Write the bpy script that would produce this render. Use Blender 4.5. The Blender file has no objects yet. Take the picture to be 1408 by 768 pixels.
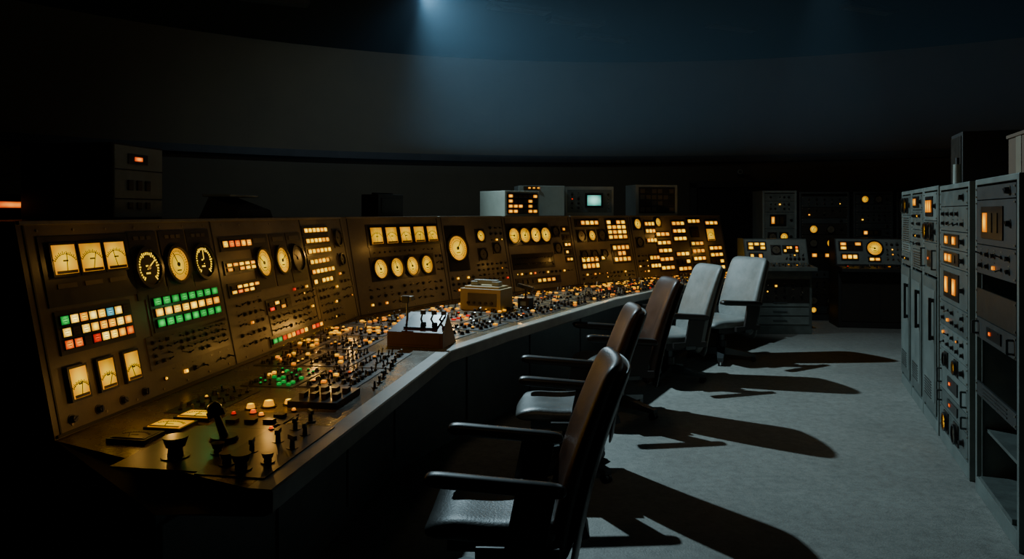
import bpy, math, random
from mathutils import Matrix, Vector
random.seed(7)
R = random.random
scene = bpy.context.scene

# ------------------------------------------------------------------ materials
MATS = {}
def paint(name, col, rough=0.5, metal=0.0, var=0.25, scale=6.0, bump=0.0, spec=0.5, col2=None):
    m = bpy.data.materials.new(name); m.use_nodes = True
    nt = m.node_tree; b = nt.nodes["Principled BSDF"]
    tc = nt.nodes.new("ShaderNodeTexCoord")
    n = nt.nodes.new("ShaderNodeTexNoise"); n.inputs["Scale"].default_value = scale
    n.inputs["Detail"].default_value = 6; n.inputs["Roughness"].default_value = 0.65
    nt.links.new(tc.outputs["Object"], n.inputs["Vector"])
    r = nt.nodes.new("ShaderNodeValToRGB")
    r.color_ramp.elements[0].position = 0.3; r.color_ramp.elements[1].position = 0.7
    c2 = col2 or tuple(c*(1-var) for c in col)
    r.color_ramp.elements[0].color = (*c2, 1); r.color_ramp.elements[1].color = (*col, 1)
    nt.links.new(n.outputs["Fac"], r.inputs["Fac"]); nt.links.new(r.outputs["Color"], b.inputs["Base Color"])
    mr = nt.nodes.new("ShaderNodeMapRange")
    mr.inputs["To Min"].default_value = max(0, rough-0.1); mr.inputs["To Max"].default_value = min(1, rough+0.12)
    nt.links.new(n.outputs["Fac"], mr.inputs["Value"]); nt.links.new(mr.outputs["Result"], b.inputs["Roughness"])
    b.inputs["Metallic"].default_value = metal
    b.inputs["Specular IOR Level"].default_value = spec
    if bump:
        n2 = nt.nodes.new("ShaderNodeTexNoise"); n2.inputs["Scale"].default_value = scale*14
        nt.links.new(tc.outputs["Object"], n2.inputs["Vector"])
        bp = nt.nodes.new("ShaderNodeBump"); bp.inputs["Strength"].default_value = bump; bp.inputs["Distance"].default_value = 0.004
        nt.links.new(n2.outputs["Fac"], bp.inputs["Height"]); nt.links.new(bp.outputs["Normal"], b.inputs["Normal"])
    MATS[name] = m; return m

def glow(name, hot, s_hot, rim, s_rim, reach=1.25):
    """back-lit lens: bloom look painted as a hot middle, colour deepening to the edge (UV = -1..1 over the lens)"""
    m = bpy.data.materials.new(name); m.use_nodes = True
    nt = m.node_tree; b = nt.nodes["Principled BSDF"]
    b.inputs["Base Color"].default_value = (*[c*0.04 for c in rim], 1); b.inputs["Roughness"].default_value = 0.5
    b.inputs["Specular IOR Level"].default_value = 0.1
    uv = nt.nodes.new("ShaderNodeUVMap"); uv.uv_map = "UVMap"
    ln = nt.nodes.new("ShaderNodeVectorMath"); ln.operation = 'LENGTH'
    nt.links.new(uv.outputs["UV"], ln.inputs[0])
    r = nt.nodes.new("ShaderNodeValToRGB"); r.color_ramp.interpolation='EASE'
    r.color_ramp.elements[0].position = 0.0; r.color_ramp.elements[1].position = 1.0
    r.color_ramp.elements[0].color = (*[c*s_hot/4 for c in hot], 1); r.color_ramp.elements[1].color = (*[c*s_rim/4 for c in rim], 1)
    mu = nt.nodes.new("ShaderNodeMath"); mu.operation='MULTIPLY'; mu.inputs[1].default_value = 1/reach
    nt.links.new(ln.outputs["Value"], mu.inputs[0]); nt.links.new(mu.outputs[0], r.inputs["Fac"])
    tc = nt.nodes.new("ShaderNodeTexCoord"); n = nt.nodes.new("ShaderNodeTexNoise"); n.inputs["Scale"].default_value = 7
    nt.links.new(tc.outputs["Object"], n.inputs["Vector"])
    mr = nt.nodes.new("ShaderNodeMapRange"); mr.inputs["From Min"].default_value=0.3; mr.inputs["From Max"].default_value=0.7
    mr.inputs["To Min"].default_value = 2.8; mr.inputs["To Max"].default_value = 5.0
    nt.links.new(n.outputs["Fac"], mr.inputs["Value"])
    nt.links.new(r.outputs["Color"], b.inputs["Emission Color"]); nt.links.new(mr.outputs["Result"], b.inputs["Emission Strength"])
    MATS[name] = m; return m

paint("body", (0.16,0.132,0.090), 0.42, 0.0, 0.45, 4, 0.15)
paint("desk_metal", (0.20,0.158,0.095), 0.25, 0.2, 0.45, 5, 0.25)
paint("fascia", (0.36,0.345,0.285), 0.40, 0.0, 0.35, 7)
paint("kick", (0.14,0.155,0.155), 0.5, 0.0, 0.3, 5)
paint("seam", (0.012,0.011,0.010), 0.6)
paint("trim_metal", (0.30,0.26,0.19), 0.35, 0.5, 0.2, 20)
paint("plate", (0.028,0.023,0.017), 0.36, 0.0, 0.3, 15)
paint("plate_grey", (0.095,0.078,0.05), 0.34, 0.0, 0.3, 12)
paint("black", (0.012,0.011,0.010), 0.30)
paint("ink", (0.02,0.012,0.004), 0.7)
paint("label", (0.20,0.16,0.10), 0.6)
paint("lamp_off", (0.05,0.03,0.012), 0.3)
paint("rackgrey", (0.195,0.225,0.205), 0.42, 0.2, 0.35, 5, 0.1)
paint("rackpanel", (0.13,0.152,0.138), 0.42, 0.2, 0.4, 8, 0.1)
paint("rackdark", (0.035,0.038,0.036), 0.5, 0.2)
paint("cream", (0.28,0.30,0.255), 0.45, 0.0, 0.2, 6)
paint("beige", (0.42,0.30,0.12), 0.5, 0.0, 0.25, 8)
paint("cardboard", (0.13,0.08,0.045), 0.8)
paint("redbrown", (0.11,0.038,0.020), 0.45)
paint("chair_brown", (0.075,0.032,0.017), 0.40, 0, 0.5, 7, 0.3)
paint("chair_grey", (0.24,0.245,0.225), 0.5, 0, 0.4, 6, 0.3)
paint("chair_seat", (0.12,0.117,0.107), 0.40, 0, 0.4, 6, 0.3)
paint("chair_arm", (0.028,0.022,0.019), 0.36)
paint("chair_metal", (0.12,0.13,0.13), 0.35, 0.7)
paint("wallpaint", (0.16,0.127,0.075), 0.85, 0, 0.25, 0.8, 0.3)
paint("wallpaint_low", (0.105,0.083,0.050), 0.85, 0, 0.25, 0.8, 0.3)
paint("ceilpaint", (0.009,0.009,0.010), 0.95, 0, 0.3, 1, 0, 0.1)
paint("doorway_dark", (0.006,0.005,0.004), 0.6)
paint("darkcase", (0.020,0.018,0.016), 0.55)
glow("g_dial", (1.0,0.64,0.005), 1.35, (1.0,0.36,0.0), 0.78, 1.15)
glow("g_meter", (1.0,0.60,0.005), 1.20, (1.0,0.33,0.0), 0.72, 1.5)
glow("g_tick", (1.0,0.60,0.02), 1.6, (1.0,0.60,0.02), 1.6)
glow("g_amber", (1.0,0.52,0.004), 2.4, (1.0,0.24,0.0), 0.95)
glow("g_yellow", (1.0,0.70,0.015), 3.2, (1.0,0.36,0.0), 1.2)
glow("g_white", (1.0,0.76,0.12), 3.4, (1.0,0.50,0.02), 1.3)
glow("g_red", (1.0,0.06,0.01), 1.8, (0.8,0.005,0.0), 0.8)
glow("g_orange", (1.0,0.27,0.01), 2.2, (1.0,0.08,0.0), 0.9)
glow("g_green", (0.05,0.85,0.12), 1.2, (0.0,0.45,0.05), 0.55)
glow("g_cyan", (0.25,0.80,0.9), 1.2, (0.1,0.5,0.6), 0.6)
glow("g_crt", (0.28,0.85,0.68), 1.5, (0.06,0.45,0.36), 0.7, 1.5)

def floor_material():
    m = bpy.data.materials.new("floor_concrete"); m.use_nodes = True
    nt = m.node_tree; b = nt.nodes["Principled BSDF"]
    tc = nt.nodes.new("ShaderNodeTexCoord")
    def noise(s, d=8, r=0.65):
        n = nt.nodes.new("ShaderNodeTexNoise"); n.inputs["Scale"].default_value = s
        n.inputs["Detail"].default_value = d; n.inputs["Roughness"].default_value = r
        nt.links.new(tc.outputs["Object"], n.inputs["Vector"]); return n
    a = noise(0.7); c = noise(14, 14, 0.85); e = noise(80, 3)
    r1 = nt.nodes.new("ShaderNodeValToRGB")
    r1.color_ramp.elements[0].position = 0.3; r1.color_ramp.elements[1].position = 0.72
    r1.color_ramp.elements[0].color = (0.22,0.215,0.19,1); r1.color_ramp.elements[1].color = (0.33,0.325,0.29,1)
    nt.links.new(a.outputs["Fac"], r1.inputs["Fac"])
    r2 = nt.nodes.new("ShaderNodeValToRGB")
    r2.color_ramp.elements[0].position = 0.40; r2.color_ramp.elements[1].position = 0.56
    r2.color_ramp.elements[0].color = (0.45,0.45,0.45,1); r2.color_ramp.elements[1].color = (1,1,1,1)
    nt.links.new(c.outputs["Fac"], r2.inputs["Fac"])
    mx = nt.nodes.new("ShaderNodeMixRGB"); mx.blend_type = 'MULTIPLY'; mx.inputs["Fac"].default_value = 0.6
    nt.links.new(r1.outputs["Color"], mx.inputs["Color1"]); nt.links.new(r2.outputs["Color"], mx.inputs["Color2"])
    nt.links.new(mx.outputs["Color"], b.inputs["Base Color"])
    b.inputs["Roughness"].default_value = 0.58
    bp = nt.nodes.new("ShaderNodeBump"); bp.inputs["Strength"].default_value = 0.35; bp.inputs["Distance"].default_value = 0.01
    nt.links.new(e.outputs["Fac"], bp.inputs["Height"]); nt.links.new(bp.outputs["Normal"], b.inputs["Normal"])
    MATS["floor"] = m
floor_material()

# ------------------------------------------------------------------ mesh builder
SQ=[(-1,-1),(1,-1),(1,1),(-1,1)]
class MB:
    def __init__(s): s.v=[]; s.f=[]; s.m=[]; s.mi=[]; s.sm=[]; s.uv=[]
    def mat(s, n):
        if n not in s.m: s.m.append(n)
        return s.m.index(n)
    def add(s, vs, fs, mat, M=None, smooth=False, uvs=None):
        o = len(s.v); M = M or Matrix.Identity(4)
        s.v += [tuple(M @ Vector(p)) for p in vs]
        k = s.mat(mat)
        for q,f in enumerate(fs):
            s.f.append([i+o for i in f]); s.mi.append(k); s.sm.append(smooth)
            s.uv += (uvs[q] if uvs and uvs[q] else [(1,0.6)]*len(f))
    def box(s, M, c, d, mat, R3=None):
        x,y,z = d[0]/2,d[1]/2,d[2]/2
        vs = [(-x,-y,-z),(x,-y,-z),(x,y,-z),(-x,y,-z),(-x,-y,z),(x,-y,z),(x,y,z),(-x,y,z)]
        T = M @ Matrix.Translation(c)
        if R3: T = T @ R3
        s.add(vs, [(0,3,2,1),(4,5,6,7),(0,1,5,4),(1,2,6,5),(2,3,7,6),(3,0,4,7)], mat, T, False, [None,SQ,None,None,None,None])
    def cyl(s, M, c, r, h, mat, n=14, r2=None, R3=None):
        r2 = r if r2 is None else r2
        vs=[]; cs=[(math.cos(2*math.pi*i/n),math.sin(2*math.pi*i/n)) for i in range(n)]
        for x,y in cs: vs.append((r*x, r*y, 0))
        for x,y in cs: vs.append((r2*x, r2*y, h))
        vs.append((0,0,h))
        T = M @ Matrix.Translation(c)
        if R3: T = T @ R3
        s.add(vs, [(i,(i+1)%n,n+(i+1)%n,n+i) for i in range(n)], mat, T, True)
        s.add(vs[n:], [(i,(i+1)%n,n) for i in range(n)], mat, T, False, [[cs[i],cs[(i+1)%n],(0,0)] for i in range(n)])
        s.add(vs[:n], [tuple(reversed(range(n)))], mat, T)
    def ring(s, M, c, ro, ri, h, mat, n=28):
        vs=[]
        for (r,z) in ((ro,0),(ro,h),(ri,h),(ri,0)):
            for i in range(n):
                a=2*math.pi*i/n; vs.append((r*math.cos(a), r*math.sin(a), z))
        fs=[]
        for k in range(3):
            for i in range(n):
                fs.append((k*n+i, k*n+(i+1)%n, (k+1)*n+(i+1)%n, (k+1)*n+i))
        s.add(vs, fs, mat, M @ Matrix.Translation(c))
    def sphere(s, M, c, r, mat, n=12):
        vs=[];fs=[]
        m=n//2
        for j in range(m+1):
            t=math.pi*j/m
            for i in range(n):
                a=2*math.pi*i/n
                vs.append((r*math.sin(t)*math.cos(a), r*math.sin(t)*math.sin(a), r*math.cos(t)))
        for j in range(m):
            for i in range(n):
                fs.append((j*n+i,(j+1)*n+i,(j+1)*n+(i+1)%n,j*n+(i+1)%n))
        s.add(vs, fs, mat, M @ Matrix.Translation(c), True)
    def build(s, name, parent=None, bevel=0, segs=2):
        me = bpy.data.meshes.new(name); me.from_pydata(s.v, [], s.f)
        for n in s.m: me.materials.append(MATS[n])
        me.polygons.foreach_set("material_index", s.mi)
        me.polygons.foreach_set("use_smooth", s.sm)
        ul = me.uv_layers.new(name="UVMap")
        ul.data.foreach_set("uv", [c for p in s.uv for c in p])
        me.update()
        ob = bpy.data.objects.new(name, me); scene.collection.objects.link(ob)
        if parent: ob.parent = parent
        if bevel:
            b = ob.modifiers.new("bevel","BEVEL"); b.width=bevel; b.segments=segs; b.limit_method='ANGLE'
        return ob
def empty(name, loc=(0,0,0), rz=0):
    e = bpy.data.objects.new(name, None); e.empty_display_size=0.1
    e.location=loc; e.rotation_euler=(0,0,rz); scene.collection.objects.link(e); return e
I4 = Matrix.Identity(4)

# ------------------------------------------------------------------ instrument parts (local: x along, y up, z out)
def rect_meter(b, F, x, y, w, h, lit=True):
    b.box(F,(x,y,0.009),(w+0.022,h+0.022,0.018),"black")
    b.box(F,(x,y,0.0185),(w,h,0.003),"g_meter" if lit else "lamp_off")
    zt=0.0206
    n=15
    cy = y-h*0.42; rad=min(w*0.62,h*0.72)
    for i in range(n):
        a=math.radians(38+104*i/(n-1)); L=0.12*h if i%2==0 else 0.06*h
        b.box(F,(x+rad*math.cos(a),cy+rad*math.sin(a),zt),(L,0.0026,0.0008),"ink",Matrix.Rotation(a,4,'Z'))
    for i in range(n-1):
        a=math.radians(38+104*(i+.5)/(n-1)); b.box(F,(x+rad*.93*math.cos(a),cy+rad*.93*math.sin(a),zt),(0.0022,rad*0.135,0.0008),"ink",Matrix.Rotation(a,4,'Z'))
    a=math.radians(random.uniform(60,125))
    b.box(F,(x+rad*0.5*math.cos(a),cy+rad*0.5*math.sin(a),zt+0.0006),(rad,0.0035,0.0008),"ink",Matrix.Rotation(a,4,'Z'))
    b.box(F,(x,y-h*0.44,zt+0.001),(w*0.9,h*0.10,0.002),"lamp_off")
    b.box(F,(x,y-h*0.05,zt),(w*0.22,h*0.05,0.0008),"ink")
def dial(b, F, x, y, r, kind="lit", sq=False):
    if sq: b.box(F,(x,y,0.004),(r*2.5,r*2.5,0.008),"plate")
    b.cyl(F,(x,y,0.0),r*1.05,0.012,"black",28)
    b.ring(F,(x,y,0.0),r*1.16,r*0.98,0.026,"black")
    face = {"lit":"g_dial","dark":"ink","off":"plate_grey"}[kind]
    b.cyl(F,(x,y,0.012),r*0.95,0.002,face,28)
    tm = {"lit":"ink","dark":"g_tick","off":"label"}[kind]
    n=26
    for i in range(n):
        a=math.radians(-50+280*i/(n-1)); L=0.17*r if i%5==0 else 0.09*r
        if kind=="dark": L*=1.5
        rr=r*0.78
        b.box(F,(x+rr*math.cos(a),y+rr*math.sin(a),0.0148),(L,r*0.035 if kind!="dark" else r*0.08,0.0008),tm,Matrix.Rotation(a,4,'Z'))
    if kind=="lit":
        b.ring(F,(x,y,0.0135),r*0.60,r*0.575,0.0012,"ink",28)
        b.box(F,(x,y-0.35*r,0.0148),(r*0.4,r*0.07,0.0008),"ink")
    if kind=="dark":
        b.box(F,(x-.12*r,y-0.3*r,0.0148),(r*0.35,r*0.09,0.0008),"g_tick"); b.box(F,(x-.12*r,y+0.1*r,0.0148),(r*0.2,r*0.09,0.0008),"g_tick")
    a=math.radians(random.uniform(20,200))
    b.box(F,(x+r*0.28*math.cos(a),y+r*0.28*math.sin(a),0.0158),(r*0.9,r*0.06,0.001),tm,Matrix.Rotation(a,4,'Z'))
    b.cyl(F,(x,y,0.0145),r*0.13,0.004,"black",10)
PAL = {"amber":["g_amber"]*4+["g_yellow"]*7,
       "mixed":["g_amber"]*5+["g_yellow"]*7+["g_red","g_orange","g_orange","g_orange","g_white"],
       "green":["g_green"]*9+["g_yellow"],
       "warm":["g_amber"]*5+["g_orange"]*2+["g_yellow"]*7+["g_red"],
       "redwarm":["g_amber"]*4+["g_orange"]*2+["g_yellow"]*3+["g_red"]*3}
def lamps(b, F, x0,x1,y0,y1,cols,rows,pal,fill=1.0, frame=True, gap=0.8, rowpal=None, special=None):
    if frame: b.box(F,((x0+x1)/2,(y0+y1)/2,0.004),(abs(x1-x0)+0.03,abs(y1-y0)+0.03,0.008),"plate")
    w=(x1-x0)/cols; h=(y1-y0)/rows
    for j in range(rows):
        p = PAL[rowpal[j]] if rowpal else PAL[pal]
        for i in range(cols):
            m = random.choice(p) if R()<fill else "lamp_off"
            if special and (i,j) in special: m=special[(i,j)]
            c=(x0+w*(i+.5), y0+h*(j+.5))
            b.box(F,(c[0],c[1],0.010),(w*gap+0.004,h*gap+0.004,0.008),"black")
            b.box(F,(c[0],c[1],0.0145),(w*gap,h*gap*0.92,0.005),m)
            if R()<0.6:
                b.box(F,(c[0],c[1]+h*0.1,0.0174),(w*gap*0.6,h*0.05,0.0008),"ink"); b.box(F,(c[0],c[1]-h*0.1,0.0174),(w*gap*0.45,h*0.05,0.0008),"ink")
def knob(b,F,x,y,r,h=None,mat="black"):
    h=h or r*1.1
    b.cyl(F,(x,y,0),r*1.35,0.003,"plate_grey" if R()<0.3 else "plate",14)
    b.cyl(F,(x,y,0.003),r,h,mat,14,r*0.82)
    a=random.uniform(0,math.pi)
    b.box(F,(x,y,0.003+h),(r*1.9,r*0.32,r*0.35),mat,Matrix.Rotation(a,4,'Z'))
def toggle(b,F,x,y,s=0.02,mat="trim_metal"):
    b.cyl(F,(x,y,0),s*0.42,s*0.35,"black",8)
    b.cyl(F,(x,y,s*0.3),s*0.15,s*1.2,"black" if R()<0.65 else mat,7,s*0.24,Matrix.Rotation(random.choice([-.4,.4]),4,'X'))
def grip(b,F,x,y,s=0.03):
    b.cyl(F,(x,y,0),s*0.95,0.006,"black",14)
    b.cyl(F,(x,y,0.006),s*0.42,s*1.3,"black",12,s*0.34)
    b.box(F,(x,y,0.006+s*1.6),(s*0.55,s*1.9,s*0.7),"black",Matrix.Rotation(random.uniform(-.5,.5),4,'Z'))
def controls(b,F,x0,x1,y0,y1,cols,rows,plate=None,size=0.012,lampfrac=0.1,labels=True,pal="warm",toggles=0.4):
    if plate: b.box(F,((x0+x1)/2,(y0+y1)/2,0.002),(abs(x1-x0)+0.03,abs(y1-y0)+0.03,0.004),plate)
    w=(x1-x0)/cols; h=(y1-y0)/rows
    for j in range(rows):
        for i in range(cols):
            x=x0+w*(i+.5); y=y0+h*(j+.5); q=R()
            Fz=F@Matrix.Translation((0,0,0.004 if plate else 0))
            if q<lampfrac:
                mm=random.choice(PAL[pal]); 
                if R()<0.6: b.box(Fz,(x,y,0.006),(size*1.8,size*1.5,0.012),mm)
                else: b.cyl(Fz,(x,y,0),size*0.8,size*0.7,"black",12); b.cyl(Fz,(x,y,size*0.6),size*0.7,size*0.5,mm,12,size*0.45)
            elif q<lampfrac+toggles: toggle(b,Fz,x,y,size*1.7)
            elif q<0.93: knob(b,Fz,x,y,size)
            if labels and R()<0.7: b.box(Fz,(x,y+h*0.42,0.001),(size*1.7,size*0.35,0.0015),"label" if R()<0.4 else "black")

# ------------------------------------------------------------------ room shell
CX,CY,RR,HW = 2.0,2.5,11.6,4.65
def ringwall(name,r,z0,z1,mat,n=96,thick=0.2):
    b=MB(); vs=[];fs=[]
    for i in range(n):
        a=2*math.pi*i/n
        for rr,z in ((r,z0),(r,z1),(r+thick,z1),(r+thick,z0)):
            vs.append((CX+rr*math.cos(a),CY+rr*math.sin(a),z))
    for i in range(n):
        j=(i+1)%n
        for k in range(4):
            fs.append((i*4+k,i*4+(k+1)%4,j*4+(k+1)%4,j*4+k))
    b.add(vs,fs,mat); return b.build(name)
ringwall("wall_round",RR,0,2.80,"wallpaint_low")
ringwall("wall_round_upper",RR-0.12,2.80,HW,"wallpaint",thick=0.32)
ringwall("trim_1",RR-0.20,2.72,2.84,"darkcase",thick=0.2)
ringwall("baseboard_round",RR-0.03,0,0.12,"darkcase",thick=0.03)
def disc(name,z,mat,r,th):
    b=MB(); n=96
    vs=[(CX+r*math.cos(2*math.pi*i/n),CY+r*math.sin(2*math.pi*i/n),z) for i in range(n)]
    vs+=[(x,y,z+th) for x,y,_ in vs]
    fs=[tuple(range(n)),tuple(range(n,2*n))]+[(i,(i+1)%n,n+(i+1)%n,n+i) for i in range(n)]
    b.add(vs,fs,mat); return b.build(name)
disc("floor",-0.1,"floor",RR+0.2,0.1)
disc("ceiling",HW,"ceilpaint",RR+0.2,0.1)

def wallframe(px_ratio, r):
    d=Vector((px_ratio,1.0)).normalized(); o=Vector((0,0))-Vector((CX,CY))
    bq=o.dot(d); c=o.dot(o)-r*r; t=-bq+math.sqrt(bq*bq-c)
    p=d*t; n=(Vector((CX,CY))-p).normalized()
    ex=Vector((-n.y,n.x,0)); 
    M=Matrix(((ex.x,0,n.x,p.x),(ex.y,0,n.y,p.y),(0,1,0,0),(0,0,0,1)))
    return M
b=MB(); M=wallframe(0.303,RR-0.10)
b.box(M,(0,1.12,0),(1.30,2.24,0.06),"doorway_dark")  # near-black slab stands in for the shade of the dark doorway recess
b.box(M,(-0.72,1.16,0.02),(0.12,2.32,0.12),"darkcase"); b.box(M,(0.72,1.16,0.02),(0.12,2.32,0.12),"darkcase")
b.box(M,(0,2.30,0.02),(1.56,0.12,0.12),"darkcase"); b.box(M,(0,1.12,0.035),(0.015,2.2,0.01),"seam")
b.box(M,(0.10,1.05,0.06),(0.03,0.2,0.05),"darkcase")
b.build("door_1")
b=MB(); M=wallframe(0.312,RR-0.12)
b.box(M,(0,2.50,0.06),(0.06,0.06,0.12),"darkcase"); b.cyl(M,(0,2.52,0.10),0.045,0.14,"cream",14); b.cyl(M,(0,2.52,0.24),0.03,0.01,"black",14)
b.build("security_camera")

for i,(x,y) in enumerate(((0.95,10.9),(1.5,11.9),(0.1,10.2),(3.4,11.2),(-3.2,9.8),(5.0,10.2))):
    b=MB(); b.box(I4,(0,0,-0.03),(0.9,0.22,0.06),"darkcase"); b.box(I4,(0,0,-0.065),(0.84,0.17,0.012),"rackdark")
    o=b.build("ceiling_light_fixture"); o.location=(x,y,HW); o.rotation_euler=(0,0,0.4)

# ------------------------------------------------------------------ main console
ZD,ZT,LEAN=0.85,1.715,0.18
back=[(-1.81,2.88),(-1.32,6.3),(-0.626,7.45),(0.02,8.2),(0.84,9.05),(1.71,9.85),(3.35,11.2)]
front=[(-0.78,2.37),(-0.40,4.76),(0.0,5.6),(0.52,6.55),(1.08,7.6),(1.86,8.75),(3.1,10.25)]
back=[Vector(p) for p in back]; front=[Vector(p) for p in front]
def offset(poly,d):
    out=[]; n=len(poly)
    ns=[]
    for i in range(n-1):
        e=(poly[i+1]-poly[i]).normalized(); ns.append(Vector((e.y,-e.x)))
    for i in range(n):
        if i==0: out.append(poly[0]+ns[0]*d)
        elif i==n-1: out.append(poly[-1]+ns[-1]*d)
        else:
            m=(ns[i-1]+ns[i]).normalized(); out.append(poly[i]+m*(d/m.dot(ns[i])))
    return out
console=empty("control_console")
top=offset(back,-LEAN); deck=offset(back,-LEAN-0.85)
kick=offset(front,-0.42); lip=offset(front,-0.03)
b=MB()
def strip(b,A,za,B,zb,mat):
    for i in range(len(A)-1):
        b.add([(*A[i],za),(*A[i+1],za),(*B[i+1],zb),(*B[i],zb)],[(0,1,2,3)],mat)
strip(b,kick,0.0,kick,0.74,"kick"); strip(b,kick,0.74,lip,0.76,"kick")
strip(b,lip,0.76,front,0.775,"fascia"); strip(b,front,0.775,front,ZD-0.006,"fascia")
fr2=offset(front,-0.006)
strip(b,front,ZD-0.006,fr2,ZD,"fascia")
fr3=offset(front,-0.09)
strip(b,fr2,ZD,fr3,ZD,"fascia")
strip(b,fr3,ZD,back,ZD,"desk_metal"); strip(b,back,ZD,top,ZT,"body")
strip(b,top,ZT,deck,ZT,"body"); strip(b,deck,ZT,deck,0,"body"); strip(b,deck,0,kick,0,"kick")
for i in (0,-1):
    prof=[(*kick[i],0),(*kick[i],.74),(*lip[i],.76),(*front[i],.775),(*fr2[i],ZD),(*back[i],ZD),(*top[i],ZT),(*deck[i],ZT),(*deck[i],0)]
    b.add(prof,[tuple(range(9))],"body")
b.build("console_body",console)
b=MB()
for i in range(len(kick)-1):
    e=(kick[i+1]-kick[i]); L=e.length; e.normalize(); n=Vector((e.y,-e.x))
    M=Matrix(((e.x,0,n.x,kick[i].x),(e.y,0,n.y,kick[i].y),(0,1,0,0),(0,0,0,1)))
    k=max(1,int(L/0.8))
    for j in range(k): b.box(M,((j+.5)*L/k,0.40,0.008),(L/k-0.03,0.60,0.016),"kick")
b.build("kick_panels",console,0.004)
FR=[];LEN=[]
for i in range(len(back)-1):
    p0,p1=back[i],back[i+1]; e=(p1-p0).normalized(); n=Vector((e.y,-e.x))
    eu=Vector((-n.x*LEAN,-n.y*LEAN,ZT-ZD)).normalized(); ex=Vector((e.x,e.y,0)); en=ex.cross(eu)
    M=Matrix(((ex.x,eu.x,en.x,p0.x),(ex.y,eu.y,en.y,p0.y),(ex.z,eu.z,en.z,ZD),(0,0,0,1)))
    FR.append(M); LEN.append((p1-p0).length)
PH=math.hypot(LEAN,ZT-ZD)
def V(z): return (z-ZD)/(ZT-ZD)*PH
b=MB()
for i,F in enumerate(FR):
    L=LEN[i]
    b.box(F,(L/2,PH-0.006,0.004),(L-0.02,0.014,0.014),"trim_metal")
    b.box(F,(L/2,0.01,0.004),(L-0.02,0.012,0.01),"seam")
    xs=[0.035,1.40,2.62,L-0.02] if i==0 else [0.02,L-0.02]
    for x in xs: b.box(F,(x,PH/2,0.0015),(0.008,PH-0.03,0.004),"seam")
    nb=int(L/0.2)
    for k in range(nb):
        for yy in (0.035,PH-0.04):
            b.cyl(F,((k+.5)*L/nb,yy,0),0.006,0.004,"trim_metal",8)
b.build("panel_trim",console)

b=MB(); F=FR[0]; L0=LEN[0]
b.box(F,(0.37,V(1.505),0.003),(0.56,0.30,0.006),"plate")
for k in (0.060,0.106,0.152): rect_meter(b,F,k*L0,V(1.55),0.130,0.125)
for k in (0.06,0.106,0.152): b.box(F,(k*L0,V(1.44),0.007),(0.11,0.02,0.004),"plate_grey")
for k,kd in ((0.218,"dark"),(0.290,"lit"),(0.360,"dark")):
    b.box(F,(k*L0,V(1.49),0.003),(0.225,0.34,0.006),"plate"); dial(b,F,k*L0,V(1.475),0.092,kd)
    for dx in (-.05,0,.05): b.box(F,(k*L0+dx,V(1.625),0.007),(0.035,0.018,0.004),"plate_grey")
for z in (1.56,1.42,1.285): lamps(b,F,0.425*L0,0.528*L0,V(z-.028),V(z+.028),5,2 if z<1.5 else 1,"warm",0.85,gap=.7)
for k,kd in ((0.560,"lit"),(0.638,"lit"),(0.711,"off")):
    b.box(F,(k*L0,V(1.43),0.003),(0.24,0.36,0.006),"plate"); dial(b,F,k*L0,V(1.42),0.092,kd)
    b.box(F,(k*L0,V(1.57),0.007),(0.16,0.03,0.004),"plate_grey")
for z in (1.615,1.535,1.455,1.375,1.30,1.225): lamps(b,F,0.765*L0,0.895*L0,V(z-.022),V(z+.022),6,1,"amber",0.9,gap=.76)
dial(b,F,0.952*L0,V(1.54),0.065,"off",True); dial(b,F,0.952*L0,V(1.36),0.045,"off",True)
controls(b,F,0.915*L0,0.985*L0,V(1.02),V(1.28),3,4,None,0.012,0.25)
lamps(b,F,0.035*L0,0.162*L0,V(1.175),V(1.325),8,3,"mixed",0.90,gap=.74,special={(0,2):"g_green",(5,2):"g_cyan",(0,0):"g_orange",(1,0):"g_orange",(3,0):"g_red"})
lamps(b,F,0.212*L0,0.385*L0,V(1.17),V(1.33),8,3,"green",0.97,rowpal=["green","amber","green"],gap=0.72)
b.box(F,(0.300*L0,V(1.25),0.002),(0.68,0.25,0.004),"plate_grey")
controls(b,F,0.19*L0,0.39*L0,V(1.0),V(1.13),12,4,"plate_grey",0.009,0.0)
for k in (0.047,0.096,0.145): rect_meter(b,F,k*L0,V(1.04),0.09,0.125)
for z in (0.905,):
    for k in (0.03,0.075,0.12,0.165): knob(b,F,k*L0,V(z),0.016)
controls(b,F,0.20*L0,0.40*L0,V(0.89),V(0.97),8,1,None,0.012,0.05)
controls(b,F,0.43*L0,0.53*L0,V(0.92),V(1.22),5,5,None,0.011,0.05)
lamps(b,F,0.545*L0,0.64*L0,V(1.10),V(1.165),4,2,"warm",0.55,gap=.7)
lamps(b,F,0.535*L0,0.77*L0,V(0.895),V(0.935),12,1,"mixed",0.85,gap=.78,special={(0,0):"g_green",(1,0):"g_green",(2,0):"g_red"})
controls(b,F,0.55*L0,0.75*L0,V(0.955),V(1.08),9,3,"plate_grey",0.011,0.06)
controls(b,F,0.66*L0,0.76*L0,V(1.10),V(1.23),5,3,None,0.012,0.1)
controls(b,F,0.78*L0,0.90*L0,V(0.90),V(1.18),6,5,"plate_grey",0.012,0.10)
F=FR[1]; L=LEN[1]
b.box(F,(0.58*L,V(1.54),0.003),(0.80*L,0.21,0.006),"plate")
for i in range(5): rect_meter(b,F,(0.27+0.155*i)*L,V(1.54),0.15,0.15)
controls(b,F,0.2*L,0.95*L,V(1.36),V(1.42),14,1,"plate_grey",0.008,0.0)
b.box(F,(0.52*L,V(1.24),0.003),(0.70*L,0.22,0.006),"plate")
for i in range(4): dial(b,F,(0.26+0.17*i)*L,V(1.24),0.090,"lit")
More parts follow.
